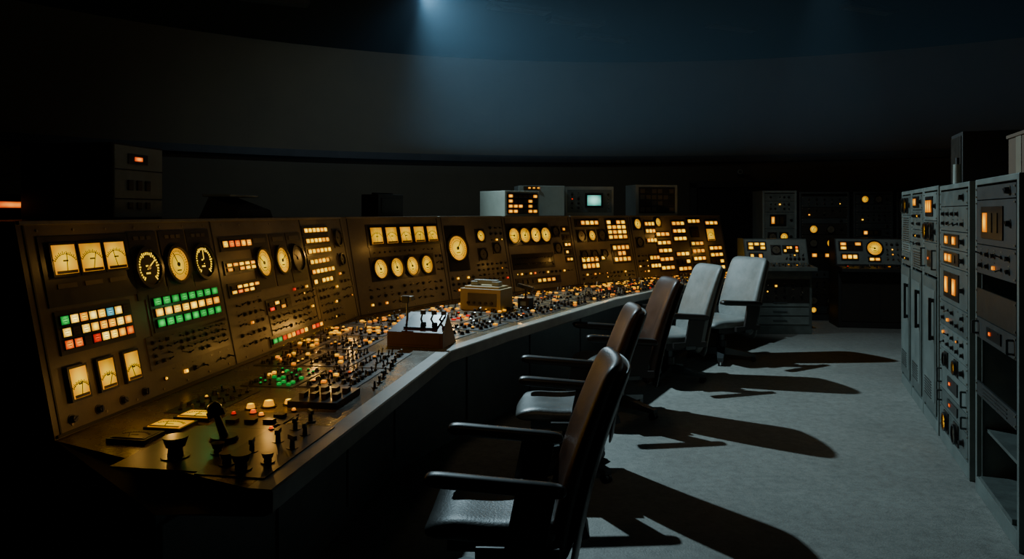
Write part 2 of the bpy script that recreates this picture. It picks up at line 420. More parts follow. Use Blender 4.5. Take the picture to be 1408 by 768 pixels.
controls(b,F,0.1*L,0.95*L,V(0.90),V(1.10),12,3,None,0.013,0.08)
controls(b,F,0.88*L,0.98*L,V(1.15),V(1.35),2,3,None,0.012,0.1)
F=FR[2]; L=LEN[2]
b.box(F,(0.20*L,V(1.38),0.004),(0.30,0.48,0.008),"black")
dial(b,F,0.20*L,V(1.38),0.135,"lit")
dial(b,F,0.58*L,V(1.50),0.06,"lit",True); dial(b,F,0.58*L,V(1.30),0.055,"off",True); dial(b,F,0.82*L,V(1.36),0.05,"off",True)
controls(b,F,0.45*L,0.97*L,V(1.00),V(1.22),7,4,None,0.013,0.08)
controls(b,F,0.72*L,0.97*L,V(1.42),V(1.62),3,3,None,0.013,0.1)
controls(b,F,0.03*L,0.42*L,V(0.92),V(1.10),5,3,None,0.014,0.15)
F=FR[3]; L=LEN[3]
b.box(F,(0.33*L,V(1.50),0.003),(0.62*L,0.26,0.006),"plate")
for i in range(4): dial(b,F,(0.11+0.155*i)*L,V(1.49),0.088,"lit")
for i in range(2): dial(b,F,0.74*L,V(1.52-0.2*i),0.055,"off",True)
b.box(F,(0.35*L,V(1.19),0.003),(0.62*L,0.18,0.006),"black")
controls(b,F,0.06*L,0.64*L,V(1.13),V(1.26),16,2,None,0.009,0.03)
lamps(b,F,0.06*L,0.70*L,V(0.93),V(0.99),9,1,"amber",0.7,gap=.66); 
controls(b,F,0.05*L,0.95*L,V(1.0),V(1.10),14,1,None,0.013,0.25)
for z in (1.55,1.45,1.36,1.27,1.18): lamps(b,F,0.85*L,0.95*L,V(z-.022),V(z+.022),2,1,"amber",0.85,gap=.76)
F=FR[4]; L=LEN[4]
for i in range(3):
    dial(b,F,(0.14+0.17*i)*L,V(1.46),0.065,"off" if i!=1 else "lit",True)
    dial(b,F,(0.14+0.17*i)*L,V(1.22),0.05,"off",True)
lamps(b,F,0.08*L,0.45*L,V(1.59),V(1.66),5,1,"amber",0.9,gap=.76)
lamps(b,F,0.58*L,0.92*L,V(1.40),V(1.66),4,4,"amber",0.88,gap=.76)
lamps(b,F,0.62*L,0.92*L,V(1.10),V(1.33),4,3,"amber",0.88,gap=.74)
lamps(b,F,0.08*L,0.36*L,V(1.04),V(1.20),4,2,"amber",0.9,gap=.74)
lamps(b,F,0.40*L,0.55*L,V(1.14),V(1.20),2,1,"amber",0.9,gap=.7)
controls(b,F,0.05*L,0.95*L,V(0.90),V(1.0),14,2,None,0.014,0.3,pal="amber")
F=FR[5]; L=LEN[5]
dial(b,F,0.07*L,V(1.6),0.07,"lit",True); dial(b,F,0.07*L,V(1.35),0.06,"off",True); dial(b,F,0.28*L,V(1.62),0.06,"lit",True)
for (x0,x1,zs) in ((0.14,0.24,(1.60,1.50,1.37,1.25,1.13,1.02)),(0.24,0.38,(1.45,1.33,1.22,1.10,0.98)),(0.42,0.56,(1.60,1.49,1.38,1.27,1.16,1.05,.95)),(0.60,0.74,(1.63,1.30,1.19,1.08,.97)),(0.80,0.95,(1.60,1.22,1.12,1.02,.93))):
    for z in zs:
        if R()<0.92: lamps(b,F,x0*L,x1*L,V(z-.032),V(z+.032),3,1,"amber",0.88,gap=.80)
for i in range(3): b.box(F,((0.66)*L,V(1.48),0.008),(0.2,0.12,0.015),"plate")
rect_meter(b,F,0.84*L,V(1.42),0.18,0.18)
rect_meter(b,F,0.66*L,V(1.46),0.16,0.12,False)
controls(b,F,0.02*L,0.13*L,V(0.92),V(1.2),3,4,None,0.014,0.2)
b.build("panel_instruments",console)

# desk controls -----------------------------------------------------------
def DF(x,y,deg): return Matrix.Translation((x,y,ZD))@Matrix.Rotation(math.radians(deg),4,'Z')
b=MB()
def module(x,y,deg,w,d,cols,rows,lf=0.1,size=0.013,plate="plate",pal="warm",tog=0.35,lab=True):
    controls(b,DF(x,y,deg),-w/2,w/2,-d/2,d/2,cols,rows,plate,size,lf,lab,pal,tog)
A0=-9
for (x,y,lit) in ((-1.50,2.90,False),(-1.43,3.05,True),(-1.375,3.20,True)):
    rect_meter(b,DF(x,y,A0),0,0,0.145,0.105,lit)
b.box(DF(-1.22,2.80,A0),(0,0,0.002),(0.34,0.50,0.004),"plate_grey")
b.box(DF(-0.92,2.78,A0),(0,0,0.002),(0.26,0.60,0.004),"plate")
for (x,y,s) in ((-1.24,2.68,0.048),(-1.10,2.72,0.026),(-1.02,2.60,0.028),(-0.95,2.55,0.036),(-0.88,2.62,0.024)):
    F=DF(x,y,0); b.cyl(F,(0,0,0),s*1.05,0.008,"black",18); b.cyl(F,(0,0,0.008),s*0.6,s*0.9,"black",16,s*0.5); b.cyl(F,(0,0,s*0.9),s*0.72,s*0.75,"black",18,s*0.95)
F=DF(-1.14,2.88,0)
b.cyl(F,(0,0,0),0.06,0.02,"black",18,0.05); b.cyl(F,(0,0,0.018),0.018,0.10,"chair_metal",10,0.012,Matrix.Rotation(-0.35,4,'Y')); b.sphere(F,(-0.038,0,0.125),0.03,"black"); b.box(F,(-0.03,0,0.11),(0.07,0.022,0.025),"black",Matrix.Rotation(-0.35,4,'Y'))
for (x,y) in ((-0.92,2.86),(-0.90,3.02),(-0.87,3.14),(-0.84,2.95),(-0.98,2.74),(-0.84,2.78)): grip(b,DF(x,y,20),0,0,0.024)
for (x,y,m,s) in ((-1.13,3.38,"g_yellow",.026),(-1.20,3.34,"g_yellow",.02),(-1.16,3.26,"g_orange",.014),(-1.05,3.42,"g_yellow",.02),(-1.11,3.22,"g_amber",.012),(-1.24,3.24,"g_red",.010),(-0.99,3.30,"g_amber",.010),(-1.0,3.02,"g_orange",.009)):
    F=DF(x,y,A0); b.cyl(F,(0,0,0),s*1.35,0.008,"black",18); b.cyl(F,(0,0,0.008),s,s*0.9,m,18,s*0.75)
b.box(DF(-1.12,3.16,A0),(0,0,0.002),(0.30,0.24,0.004),"plate")
for (x,y) in ((-1.2,3.12),(-1.12,3.12),(-1.04,3.12),(-1.02,3.2)): b.box(DF(x,y,A0),(0,0,.01),(.045,.035,.018),"lamp_off")
F=DF(-0.90,3.50,-9)
b.box(F,(0,0,0.015),(0.24,0.30,0.03),"black")
for i in range(4):
    for j in range(2): b.box(F,(-0.08+0.055*i,-0.06+0.12*j,0.04),(0.025,0.05,0.025),"plate")
module(-1.42,3.48,A0,0.20,0.42,3,6,0.05,0.013)
module(-1.24,3.98,A0,0.26,0.40,5,8,0.55,0.011,"plate",pal="green",tog=0.2)
module(-0.92,3.98,A0,0.28,0.44,5,8,0.08,0.014,"plate",tog=0.5)
module(-1.36,4.50,A0,0.24,0.42,5,7,0.25,0.012,"plate_grey",pal="amber")
module(-1.06,4.50,A0,0.26,0.44,5,7,0.10,0.014,"plate",pal="amber")
module(-0.79,4.45,A0,0.20,0.42,3,6,0.05,0.015,"plate_grey",tog=0.6)
for i in range(7): grip(b,DF(-0.70-0.012*R(),3.75+0.11*i+0.02*R(),A0),0,0,0.017)
module(-1.42,5.02,A0,0.24,0.40,4,6,0.35,0.014,"plate_grey",pal="amber")
module(-1.10,5.02,A0,0.28,0.40,5,6,0.25,0.014,"plate",pal="amber")
module(-1.36,5.50,A0,0.22,0.38,4,5,0.6,0.018,"plate_grey",pal="amber")
module(-1.05,5.52,-14,0.28,0.36,4,5,0.65,0.018,"plate",pal="amber")
module(-1.08,5.98,-25,0.40,0.28,5,4,0.35,0.016,"plate_grey",pal="amber")
module(-0.62,5.62,-28,0.30,0.34,4,5,0.30,0.015,"plate",pal="redwarm")
for s in range(1,6):
    f0,f1,b0,b1=front[s],front[s+1],back[s],back[s+1]
    ang=math.degrees(math.atan2((f1-f0).y,(f1-f0).x))-90
    n=max(2,int(round(((f1-f0).length+(b1-b0).length)/2/0.5)))
    for i in range(n):
        for j in range(3):
            k=(i+.5)/n; v=(0.24,0.50,0.78)[j]
            p=f0.lerp(f1,k).lerp(b0.lerp(b1,k),v)
            if s==1 and (p-Vector((-0.27,6.7))).length<0.30: continue
            w=0.29; d=0.40*((f1-f0).length*(1-v)+(b1-b0).length*v)/n/0.5
            module(p.x,p.y,ang,w,min(d,0.42),4,5,(0.20,0.30,0.52)[j],0.017 if s<4 else 0.022,"plate" if R()<.7 else "plate_grey",pal="redwarm" if (s==1 and j<2) else ("amber" if j==2 else "warm"),tog=0.25,lab=(s<2))
b.build("desk_controls",console)
b=MB(); F=DF(-0.62,5.02,-14)
b.add([(-.20,-.14,0),(.20,-.14,0),(.20,.14,0),(-.20,.14,0),(-.20,-.14,.10),(.20,-.14,.10),(.14,.14,.20),(-.14,.14,.20)],
      [(0,3,2,1),(4,5,6,7),(0,1,5,4),(1,2,6,5),(2,3,7,6),(3,0,4,7)],"redbrown",F)
b.box(F,(0,-0.141,0.05),(0.36,0.004,0.07),"redbrown")
b.box(F,(0.02,0.0,0.155),(0.24,0.20,0.012),"black",Matrix.Rotation(0.34,4,'X'))
for i,x in enumerate((-0.02,0.05,0.11)):
    b.cyl(F,(x,0.02,0.15),0.007,0.06,"black",8,0.006,Matrix.Rotation(0.25+0.15*i,4,'Y')); b.box(F,(x+0.02+0.01*i,0.02,0.215),(0.035,0.02,0.03),"black")
b.cyl(F,(-0.13,0.05,0.15),0.009,0.15,"chair_metal",8,0.007); b.box(F,(-0.13,0.05,0.305),(0.08,0.06,0.03),"beige"); b.box(F,(-0.13,0.02,0.30),(0.05,0.02,0.05),"black")
b.build("lever_unit",console,0.004)
b=MB(); F=DF(-0.24,6.85,-25)
b.box(F,(0,0,0.10),(0.42,0.26,0.20),"beige"); b.box(F,(0,0,0.21),(0.36,0.2,0.02),"beige")
b.box(F,(0,0,0.255),(0.24,0.05,0.04),"cream"); b.box(F,(-0.11,0,0.235),(0.07,0.08,0.05),"cream"); b.box(F,(0.11,0,0.235),(0.07,0.08,0.05),"cream")
b.box(F,(0.02,-0.132,0.10),(0.30,0.005,0.12),"plate_grey")
for i in range(5): b.cyl(F,(-0.12+0.06*i,-0.134,0.07),0.014,0.015,"black",10,None,Matrix.Rotation(math.pi/2,4,'X'))
b.build("desk_telephone_unit",console,0.006)
b=MB(); F=DF(0.13,6.9,-30)  # small black joystick device
b.box(F,(0,0,0.05),(0.12,0.10,0.10),"darkcase"); b.cyl(F,(0,0,0.1),0.012,0.09,"black",8); b.box(F,(0,0,0.20),(0.16,0.04,0.035),"black",Matrix.Rotation(0.2,4,'Y'))
b.box(F,(0,-0.051,0.05),(0.06,0.004,0.04),"cream")
b.build("desk_joystick",console,0.004)

# added unseen point lights, standing in for the spill of the indicator lamps
def spill_fill(M,x,y,z,e,col=(1.0,0.50,0.10)):
    l=bpy.data.lights.new("indicator_fill","POINT"); l.energy=e; l.color=col; l.shadow_soft_size=0.0
    o=bpy.data.objects.new("indicator_fill",l); scene.collection.objects.link(o); o.parent=console
    o.location=(M@Vector((x,y,z)))
for k,z,e in ((.10,1.55,1.0),(.29,1.48,1.2),(.10,1.05,0.8),(.48,1.42,1.3),(.60,1.42,1.0),(.83,1.45,2.2),(.65,0.95,0.9)):
    spill_fill(FR[0],k*L0,V(z),0.16,e*0.36)
spill_fill(FR[0],.30*L0,V(1.25),0.14,0.25,(0.15,1.0,0.3))
for i,e in ((1,2.2),(2,1.2),(3,1.8),(4,2.6),(5,3.5)):
    spill_fill(FR[i],LEN[i]*0.3,V(1.45),0.18,e*.28); spill_fill(FR[i],LEN[i]*0.75,V(1.20),0.18,e*.28)
for (x,y,e) in ((-1.12,3.35,.55),(-1.2,5.45,1.4),(-1.25,4.6,.7),(-1.0,4.0,.35),(-0.5,6.2,.8),(-1.45,3.1,.45),(0.1,7.3,1.0),(1.1,8.4,1.2),(2.2,9.7,1.2)):
    spill_fill(I4,x,y,ZD+0.15,e*1.35)

# ------------------------------------------------------------------ equipment on top of console
def frame(x,y,z,deg):
    a=math.radians(deg); ex=Vector((math.cos(a),math.sin(a),0)); n=Vector((ex.y,-ex.x,0))
    return Matrix(((ex.x,0,n.x,x),(ex.y,0,n.y,y),(0,1,0,z),(0,0,0,1)))
b=MB(); F=frame(0.13,9.0,ZT,40)
b.box(F,(0,0.155,-0.25),(0.56,0.31,0.50),"cream"); b.box(F,(0,0.155,0.004),(0.50,0.26,0.012),"black")
for j in range(4):
    for i in range(6):
        b.box(F,(-0.20+0.08*i,0.06+0.062*j,0.013),(0.062,0.036,0.006),"g_amber" if R()<0.5 else "lamp_off")
b.build("signal_analyser",None,0.006)
b=MB(); F=frame(0.45,9.65,ZT,10)
b.box(F,(-0.05,0.20,-0.2),(0.62,0.40,0.36),"cream"); b.box(F,(-0.2,0.37,-0.015),(0.2,0.05,0.01),"lamp_off")
for i in range(3): b.box(F,(-0.22+0.06*i,0.37,-0.008),(0.035,0.02,0.008),"g_amber")
b.build("chart_recorder",None,0.006)
b=MB(); F=frame(1.04,9.95,ZT,8)
b.box(F,(0,0.20,-0.19),(0.72,0.40,0.38),"cream"); b.box(F,(0.02,0.20,0.004),(0.62,0.31,0.01),"rackpanel")
b.box(F,(0.08,0.21,0.014),(0.25,0.20,0.02),"black"); b.box(F,(0.08,0.21,0.026),(0.19,0.14,0.006),"g_crt")
controls(b,F@Matrix.Translation((0,0,0.01)),-0.27,-0.09,0.08,0.32,2,4,None,0.014,0.1); controls(b,F@Matrix.Translation((0,0,0.01)),0.24,0.32,0.08,0.32,1,4,None,0.014,0.1)
b.build("crt_monitor",None,0.006)
b=MB(); F=frame(2.12,10.65,ZT,14)
b.box(F,(0,0.225,-0.19),(0.66,0.45,0.38),"cream"); b.box(F,(0,0.225,0.004),(0.57,0.38,0.012),"darkcase")
for j in range(4):
    for i in range(6): b.box(F,(-0.23+0.092*i,0.09+0.09*j,0.013),(0.07,0.06,0.006),"plate_grey" if R()<0.6 else "plate")
b.build("alarm_indicator_unit",None,0.006)
b=MB(); F=frame(-2.24,4.36,ZT,82)
b.box(F,(0,0.22,-0.29),(0.46,0.44,0.58),"darkcase"); b.box(F,(0,0.22,0.004),(0.44,0.42,0.01),"rackgrey")
for z in (0.12,0.29): b.box(F,(0,z,0.011),(0.44,0.006,0.006),"seam")
b.box(F,(-0.02,0.355,0.012),(0.18,0.06,0.008),"black"); b.box(F,(-0.02,0.355,0.018),(0.07,0.025,0.006),"g_orange")
for i in range(3): b.box(F,(-0.09+0.08*i,0.2,0.014),(0.045,0.06,0.012),"black"); b.box(F,(-0.09+0.08*i,0.08,0.014),(0.04,0.04,0.012),"black")
b.build("power_supply_cabinet",None,0.005)
b=MB(); F=frame(-1.92,5.45,ZT,80)
b.add([(-.26,0,0),(.26,0,0),(.26,0,-.30),(-.26,0,-.30),(-.22,.06,0),(.22,.06,0),(.20,.155,-.26),(-.20,.155,-.26)],
      [(0,3,2,1),(4,5,6,7),(0,1,5,4),(1,2,6,5),(2,3,7,6),(3,0,4,7)],"darkcase",F)
b.box(F,(0,0.165,-0.2),(0.40,0.02,0.22),"rackgrey")
b.build("desk_printer",None,0.004)
b=MB(); F=frame(-1.35,8.0,ZT,57)
b.box(F,(0,0.12,-0.1),(0.40,0.24,0.25),"darkcase"); b.box(F,(0,0.12,0.028),(0.3,0.16,0.008),"darkcase"); b.box(F,(0,.25,-.1),(.3,.02,.04),"darkcase")
b.build("loudspeaker_box",None,0.005)
b=MB(); F=frame(-2.93,4.28,0,88)
b.box(F,(0,0.93,-0.35),(0.75,1.86,0.7),"darkcase"); b.box(F,(0,0.93,0.003),(0.70,1.80,0.01),"plate"); b.box(F,(-0.02,1.80,0.010),(0.28,0.035,0.006),"g_orange")
b.box(F,(0.28,1.0,0.02),(0.02,0.2,0.03),"chair_metal")
b.build("relay_cabinet",None,0.006)

# ------------------------------------------------------------------ racks
def rack(name, F, w, d, h, style, capcol="rackgrey"):
    e=empty(name); b=MB(); g=capcol
    t=0.035
    b.box(F,(t/2,h/2,-d/2),(t,h,d),g); b.box(F,(w-t/2,h/2,-d/2),(t,h,d),g)
    b.box(F,(w/2,h-t/2,-d/2),(w-2*t,t,d),g); b.box(F,(w/2,0.05,-d/2),(w-2*t,0.10,d),g)
    b.box(F,(w/2,h/2,-d+0.01),(w-2*t,h-0.14,0.02),"rackdark")
    for x in (t+0.012,w-t-0.012): b.box(F,(x,h/2,-0.03),(0.024,h-0.14,0.012),"rackpanel")
    b.build("rack_frame",e,0.004)
    b=MB(); y=0.11; iw=w-2*t; top=h-0.045
    pan=["rackpanel","rackpanel","rackgrey"] if g!="rackdark" else ["rackdark","plate","rackdark"]
    if style=="open": y=0.62; pan=["rackpanel","plate","rackdark"]
    def screws(F2,yy,hh):
        for x in (t+0.015,w-t-0.015):
            for q in (yy+0.02,yy+hh-0.02): b.cyl(F2,(x,q,0.004),0.006,0.004,"trim_metal",6)
    if style=="open":
        b.box(F,(w/2,0.40,-0.3),(iw,0.02,0.5),"rackpanel"); b.box(F,(w/2,0.115,-0.2),(iw*0.8,0.03,0.4),"rackpanel")
    if style=="door":
        b.box(F,(w/2,0.13+0.55,0.0),(iw,1.08,0.02),pan[0])
        b.box(F,(w/2,0.68,0.011),(iw*0.82,0.9,0.004),pan[-1])
        b.box(F,(w*0.82,0.9,0.04),(0.02,0.34,0.02),"black"); b.box(F,(w*0.82,1.05,0.02),(0.03,0.03,0.04),"black"); b.box(F,(w*0.82,0.75,0.02),(0.03,0.03,0.04),"black")
        for k in range(7): b.box(F,(w*0.45,0.24+0.022*k,0.015),(iw*0.5,0.008,0.006),"black")
        y=1.24
    first=True
    while y<top-0.05:
        hh=min(random.choice([0.09,0.13,0.18,0.18,0.27]), top-y)
        if hh<0.05: break
        kind=random.choice(["ctrl","meter","lamps","vent","lamps","ctrl","handle","meter"] if y>1.2 else ["ctrl","meter","blank","vent","lamps","ctrl","handle"]) if hh>0.08 else "blank"
        if style in("open","full") and g=="rackgrey" and y>1.45 and first and hh>0.12: kind="lamps"; first=False
        pm=random.choice(pan)
        if style=="open" and R()<0.12: y+=hh; continue
        b.box(F,(w/2,y+hh/2,-0.004),(iw-0.004,hh-0.006,0.012),pm); screws(F,y,hh)
        F2=F@Matrix.Translation((0,0,0.003))
        if kind=="ctrl": controls(b,F2,t+0.06,w-t-0.06,y+0.02,y+hh-0.02,5,max(1,int(hh/0.07)),None,0.014,0.12,True,"amber",0.2)
        elif kind=="meter":
            for k in (0.28,0.62):
                if hh>0.12: dial(b,F2,w*k,y+hh/2,min(0.06,hh*0.34),random.choice(["lit","off"]),True)
            knob(b,F2,w*0.83,y+hh/2,0.02)
        elif kind=="vent":
            for k in range(int(hh/0.022)-1): b.box(F2,(w/2,y+0.022*(k+1),0.001),(iw*0.6,0.007,0.004),"black")
        elif kind=="lamps":
            b.box(F2,(w*0.45,y+hh/2,0.003),(iw*0.55,hh*0.7,0.006),"black")
            for k in range(3):
                b.box(F2,(w*(0.3+0.13*k),y+hh/2,0.008),(w*0.09,hh*0.42,0.006),"g_amber" if (R()<0.5 or k==0) else "lamp_off")
            knob(b,F2,w*0.84,y+hh/2,0.018)
        elif kind=="handle":
            for x in (t+0.05,w-t-0.05):
                b.box(F2,(x,y+hh/2,0.03),(0.012,hh*0.6,0.012),"chair_metal")
                for q in (0.22,0.78): b.box(F2,(x,y+hh*q,0.015),(0.012,0.012,0.03),"chair_metal")
            b.box(F2,(w*0.5,y+hh*0.5,0.004),(iw*0.35,hh*0.5,0.006),"black"); b.box(F2,(w*0.42,y+hh*0.5,0.009),(0.03,0.02,0.004),"g_orange")
        y+=hh
    b.build("rack_modules",e)
    return e
ORX,ORY=4.04,7.54
exv=Vector((-0.353,-0.936,0)).normalized()
def rackF(s):
    n=Vector((exv.y,-exv.x,0))
    return Matrix(((exv.x,0,n.x,ORX+exv.x*s),(exv.y,0,n.y,ORY+exv.y*s),(0,1,0,0),(0,0,0,1)))
rack("equipment_rack",rackF(0.0),0.62,0.7,1.97,"door")
rack("equipment_rack",rackF(0.64),0.62,0.7,1.97,"door")
rack("equipment_rack",rackF(1.28),0.66,0.7,1.97,"door")
rack("equipment_rack",rackF(2.0),0.98,0.7,1.96,"full")
rack("equipment_rack",rackF(3.14),0.92,0.7,1.96,"open")
b=MB(); F=rackF(1.45); 
b.box(F,(0,2.195,-0.42),(0.42,0.44,0.4),"darkcase"); b.box(F,(0,2.195,-0.215),(0.36,0.38,0.01),"plate"); b.build("junction_box",None,0.006)
b=MB(); F=rackF(2.10)
b.cyl(F@Matrix.Rotation(-math.pi/2,4,'X'),(0,0.10,1.962),0.03,0.16,"cream",14,0.028); b.cyl(F@Matrix.Rotation(-math.pi/2,4,'X'),(0,0.10,2.122),0.013,0.05,"darkcase",10); b.build("plastic_bottle")
b=MB(); F=rackF(3.40)
b.box(F,(0.15,2.085,-0.30),(0.42,0.24,0.34),"cardboard"); b.box(F,(0.15,2.205,-0.30),(0.44,0.02,0.36),"cardboard"); b.box(F,(0.15,2.085,-0.128),(0.1,0.22,0.003),"label"); b.build("cardboard_box",None,0.003)

rack("instrument_cabinet",frame(4.10,11.9,0,0),0.56,0.5,2.12,"full","rackgrey")
rack("instrument_cabinet",frame(4.70,11.9,0,-4),0.80,0.5,2.10,"full","rackdark")
rack("instrument_cabinet",frame(5.56,11.84,0,-6),0.62,0.5,2.10,"door","rackdark")
rack("instrument_cabinet",frame(6.22,11.76,0,-8),0.62,0.5,2.10,"full","rackdark")
rack("instrument_cabinet",frame(6.88,11.66,0,-10),0.62,0.5,2.10,"door","rackdark")

def small_console(name,x,y,deg,w,ztop,zdesk,legs,seed):
    random.seed(seed); e=empty(name); F=frame(x,y,0,deg); b=MB()
    zf=zdesk
    pr=[(0.0,0.0),(0.0,zf-0.06),(0.22,zf-0.05),(0.22,zf),(-0.12,zf+0.03),(-0.24,ztop),(-0.55,ztop),(-0.55,0.0)]
    vs=[(0,yy,zz) for zz,yy in pr]+[(w,yy,zz) for zz,yy in pr]; n=len(pr)
    b.add(vs,[tuple(range(n)),tuple(range(n,2*n))]+[(i,(i+1)%n,n+(i+1)%n,n+i) for i in range(n)],"rackpanel" if not legs else "darkcase",F)
    b.build("console_body",e,0.004)
    b=MB(); H=math.hypot(0.12,ztop-zf-0.03); a=math.atan2(0.12,ztop-zf-0.03)
    P=F@Matrix.Translation((0,zf+0.03,-0.12))@Matrix.Rotation(-a,4,'X')
    b.box(P,(w/2,H/2,0.003),(w-0.04,H-0.03,0.006),"rackgrey")
    P2=P@Matrix.Translation((0,0,0.006))
    lamps(b,P2,0.06*w,0.34*w,H*0.55,H*0.85,3,2,"amber",0.9,gap=.75); lamps(b,P2,0.08*w,0.28*w,H*0.2,H*0.4,3,1,"amber",0.9,gap=.75)
    if legs: dial(b,P2,0.5*w,H*0.62,0.11,"lit"); lamps(b,P2,0.42*w,0.56*w,H*0.15,H*0.28,2,1,"amber",1)
    else: dial(b,P2,0.5*w,H*0.55,0.06,"off",True); lamps(b,P2,0.62*w,0.85*w,H*0.45,H*0.7,5,2,"warm",0.6)
    controls(b,P2,0.62*w,0.95*w,H*0.12,H*0.4 if not legs else H*0.85,5,2 if not legs else 4,None,0.018,0.15)
    D=F@Matrix.Translation((0,zf+0.012,0.05))@Matrix.Rotation(-math.pi/2,4,'X')
    controls(b,D,0.05*w,0.95*w,-0.12,0.10,10,2,None,0.018,0.15)
    if not legs:
        b.box(F,(w/2,0.62,0.008),(w-0.08,0.34,0.014),"plate")
        for j in range(3):
            b.box(F,(w/2,0.2+0.13*j,0.008),(w-0.1,0.11,0.012),"rackgrey"); b.box(F,(w*0.5,0.2+0.13*j,0.02),(0.2,0.012,0.014),"chair_metal")
        controls(b,F@Matrix.Translation((0,0,0.015)),0.1*w,0.9*w,0.5,0.74,6,3,None,0.018,0.12)
    else:
        b.box(F,(w/2,0.4,0.006),(w-0.1,0.6,0.01),"plate"); b.box(F,(w*0.52,0.4,0.014),(0.012,0.6,0.006),"seam")
    b.build("console_controls",e)
small_console("auxiliary_console",3.42,10.55,-2,0.92,1.37,0.98,False,3)
small_console("operator_console",5.0,11.15,-10,1.15,1.36,0.92,True,5)

# ------------------------------------------------------------------ chairs
def slab_mesh(name, nx, ny, fn, mat):
    vs=[];fs=[]
    idx={}
    for s in (0,1):
        for i in range(nx+1):
            for j in range(ny+1):
                idx[(s,i,j)]=len(vs); vs.append(tuple(fn(i/nx,j/ny,s)))
    for i in range(nx):
        for j in range(ny):
            fs.append((idx[0,i,j],idx[0,i,j+1],idx[0,i+1,j+1],idx[0,i+1,j])); fs.append((idx[1,i,j],idx[1,i+1,j],idx[1,i+1,j+1],idx[1,i,j+1]))
    for i in range(nx):
        fs.append((idx[0,i,0],idx[0,i+1,0],idx[1,i+1,0],idx[1,i,0])); fs.append((idx[0,i+1,ny],idx[0,i,ny],idx[1,i,ny],idx[1,i+1,ny]))
    for j in range(ny):
        fs.append((idx[0,0,j+1],idx[0,0,j],idx[1,0,j],idx[1,0,j+1])); fs.append((idx[0,nx,j],idx[0,nx,j+1],idx[1,nx,j+1],idx[1,nx,j]))
    me=bpy.data.meshes.new(name); me.from_pydata(vs,[],fs); me.materials.append(MATS[mat]); me.update()
    import bmesh
    bm=bmesh.new(); bm.from_mesh(me); bmesh.ops.recalc_face_normals(bm,faces=bm.faces); bm.to_mesh(me); bm.free()
    for p in me.polygons: p.use_smooth=True
    return me
def seat_fn(u,v,s):
    x=-0.36+0.59*u; y=(v-.5)*0.60*(1-0.08*(1-u)**3)
    z=0.375+0.02*(1-u) if s==0 else 0.475+0.012*math.cos(u*6)+0.014*abs(2*v-1)**2-0.045*max(0,0.25-u)*4*max(0,0.25-u)*4
    if s==1: x=x*0.97
    return Vector((x,y*(0.96 if s else 1),z))
def back_fn(u,v,s):
    zz=0.28+0.85*v
    taper=1-0.10*v**2-0.06*(1-v)**3
    y=(u-.5)*0.58*taper
    x=0.17+0.28*v-0.03*math.sin(v*math.pi) - 0.04*(abs(2*u-1)**2)
    th=0.11-0.04*v
    x+= th if s==1 else 0
    return Vector((x,y,zz))
def shell_fn(u,v,s):
    p=back_fn(u,v,1); t=0.026
    p.y*=0.97; p.z=0.24+0.86*v
    p.x+= (0.0 if s==0 else t)
    return p
sets={k:{"seat":slab_mesh("seat_"+k,5,5,seat_fn,"chair_seat" if k=="brown" else "chair_grey"),
         "backrest":slab_mesh("backrest_"+k,5,7,back_fn,"chair_"+k),
         "back_shell":slab_mesh("back_shell_"+k,5,7,shell_fn,"chair_arm" if k=="brown" else "chair_grey")} for k in ("brown","grey")}
def chair_frame():
    b=MB()
    for sy in (-1,1):
        y=0.345*sy
        b.box(I4,(0.10,y,0.52),(0.16,0.022,0.27),"chair_arm",Matrix.Rotation(0.2,4,'Y'))
        b.box(I4,(0.05,y*0.98,0.39),(0.34,0.03,0.05),"chair_arm"); b.box(I4,(0.05,0.24*sy,0.365),(0.10,0.24,0.03),"chair_metal")
    b.box(I4,(-0.02,0,0.365),(0.46,0.46,0.05),"chair_arm"); b.box(I4,(0.25,0,0.34),(0.20,0.18,0.05),"chair_metal",Matrix.Rotation(-0.3,4,'Y'))
    b.box(I4,(0.05,0,0.325),(0.24,0.18,0.06),"chair_arm")
    b.cyl(I4,(0,0,0.12),0.036,0.22,"chair_metal",16); b.cyl(I4,(0,0,0.08),0.055,0.14,"chair_arm",16)
    for k in range(4):
        a=math.radians(45+90*k); Rz=Matrix.Rotation(a,4,'Z')
        b.add([(0.03,-.045,.07),(0.03,.045,.07),(0.36,.03,.055),(0.36,-.03,.055),(0.03,-.045,.15),(0.03,.045,.15),(0.36,.03,.085),(0.36,-.03,.085)],
              [(0,1,2,3),(4,7,6,5),(0,4,5,1),(1,5,6,2),(2,6,7,3),(3,7,4,0)],"chair_metal",Rz)
        b.cyl(Rz,(0.34,0.026,0.03),0.030,0.020,"chair_arm",14,None,Matrix.Rotation(math.pi/2,4,'X'))
        b.cyl(Rz,(0.34,-0.006,0.03),0.030,0.020,"chair_arm",14,None,Matrix.Rotation(math.pi/2,4,'X'))
        b.cyl(Rz,(0.34,0,0.045),0.010,0.03,"chair_metal",8)
    return b
CB=chair_frame()
def arm_fn(u,v,s):
    x=-0.33+0.58*u; w=0.09*(1-0.2*u); y=(v-.5)*w
    z=0.68-0.045*u + (0.058 if s else 0.0)
    if s: z-=0.012*(2*abs(v-.5))**2
    return Vector((x,y,z))
arm_me=slab_mesh("armrest",6,3,arm_fn,"chair_arm")
frame_me=None
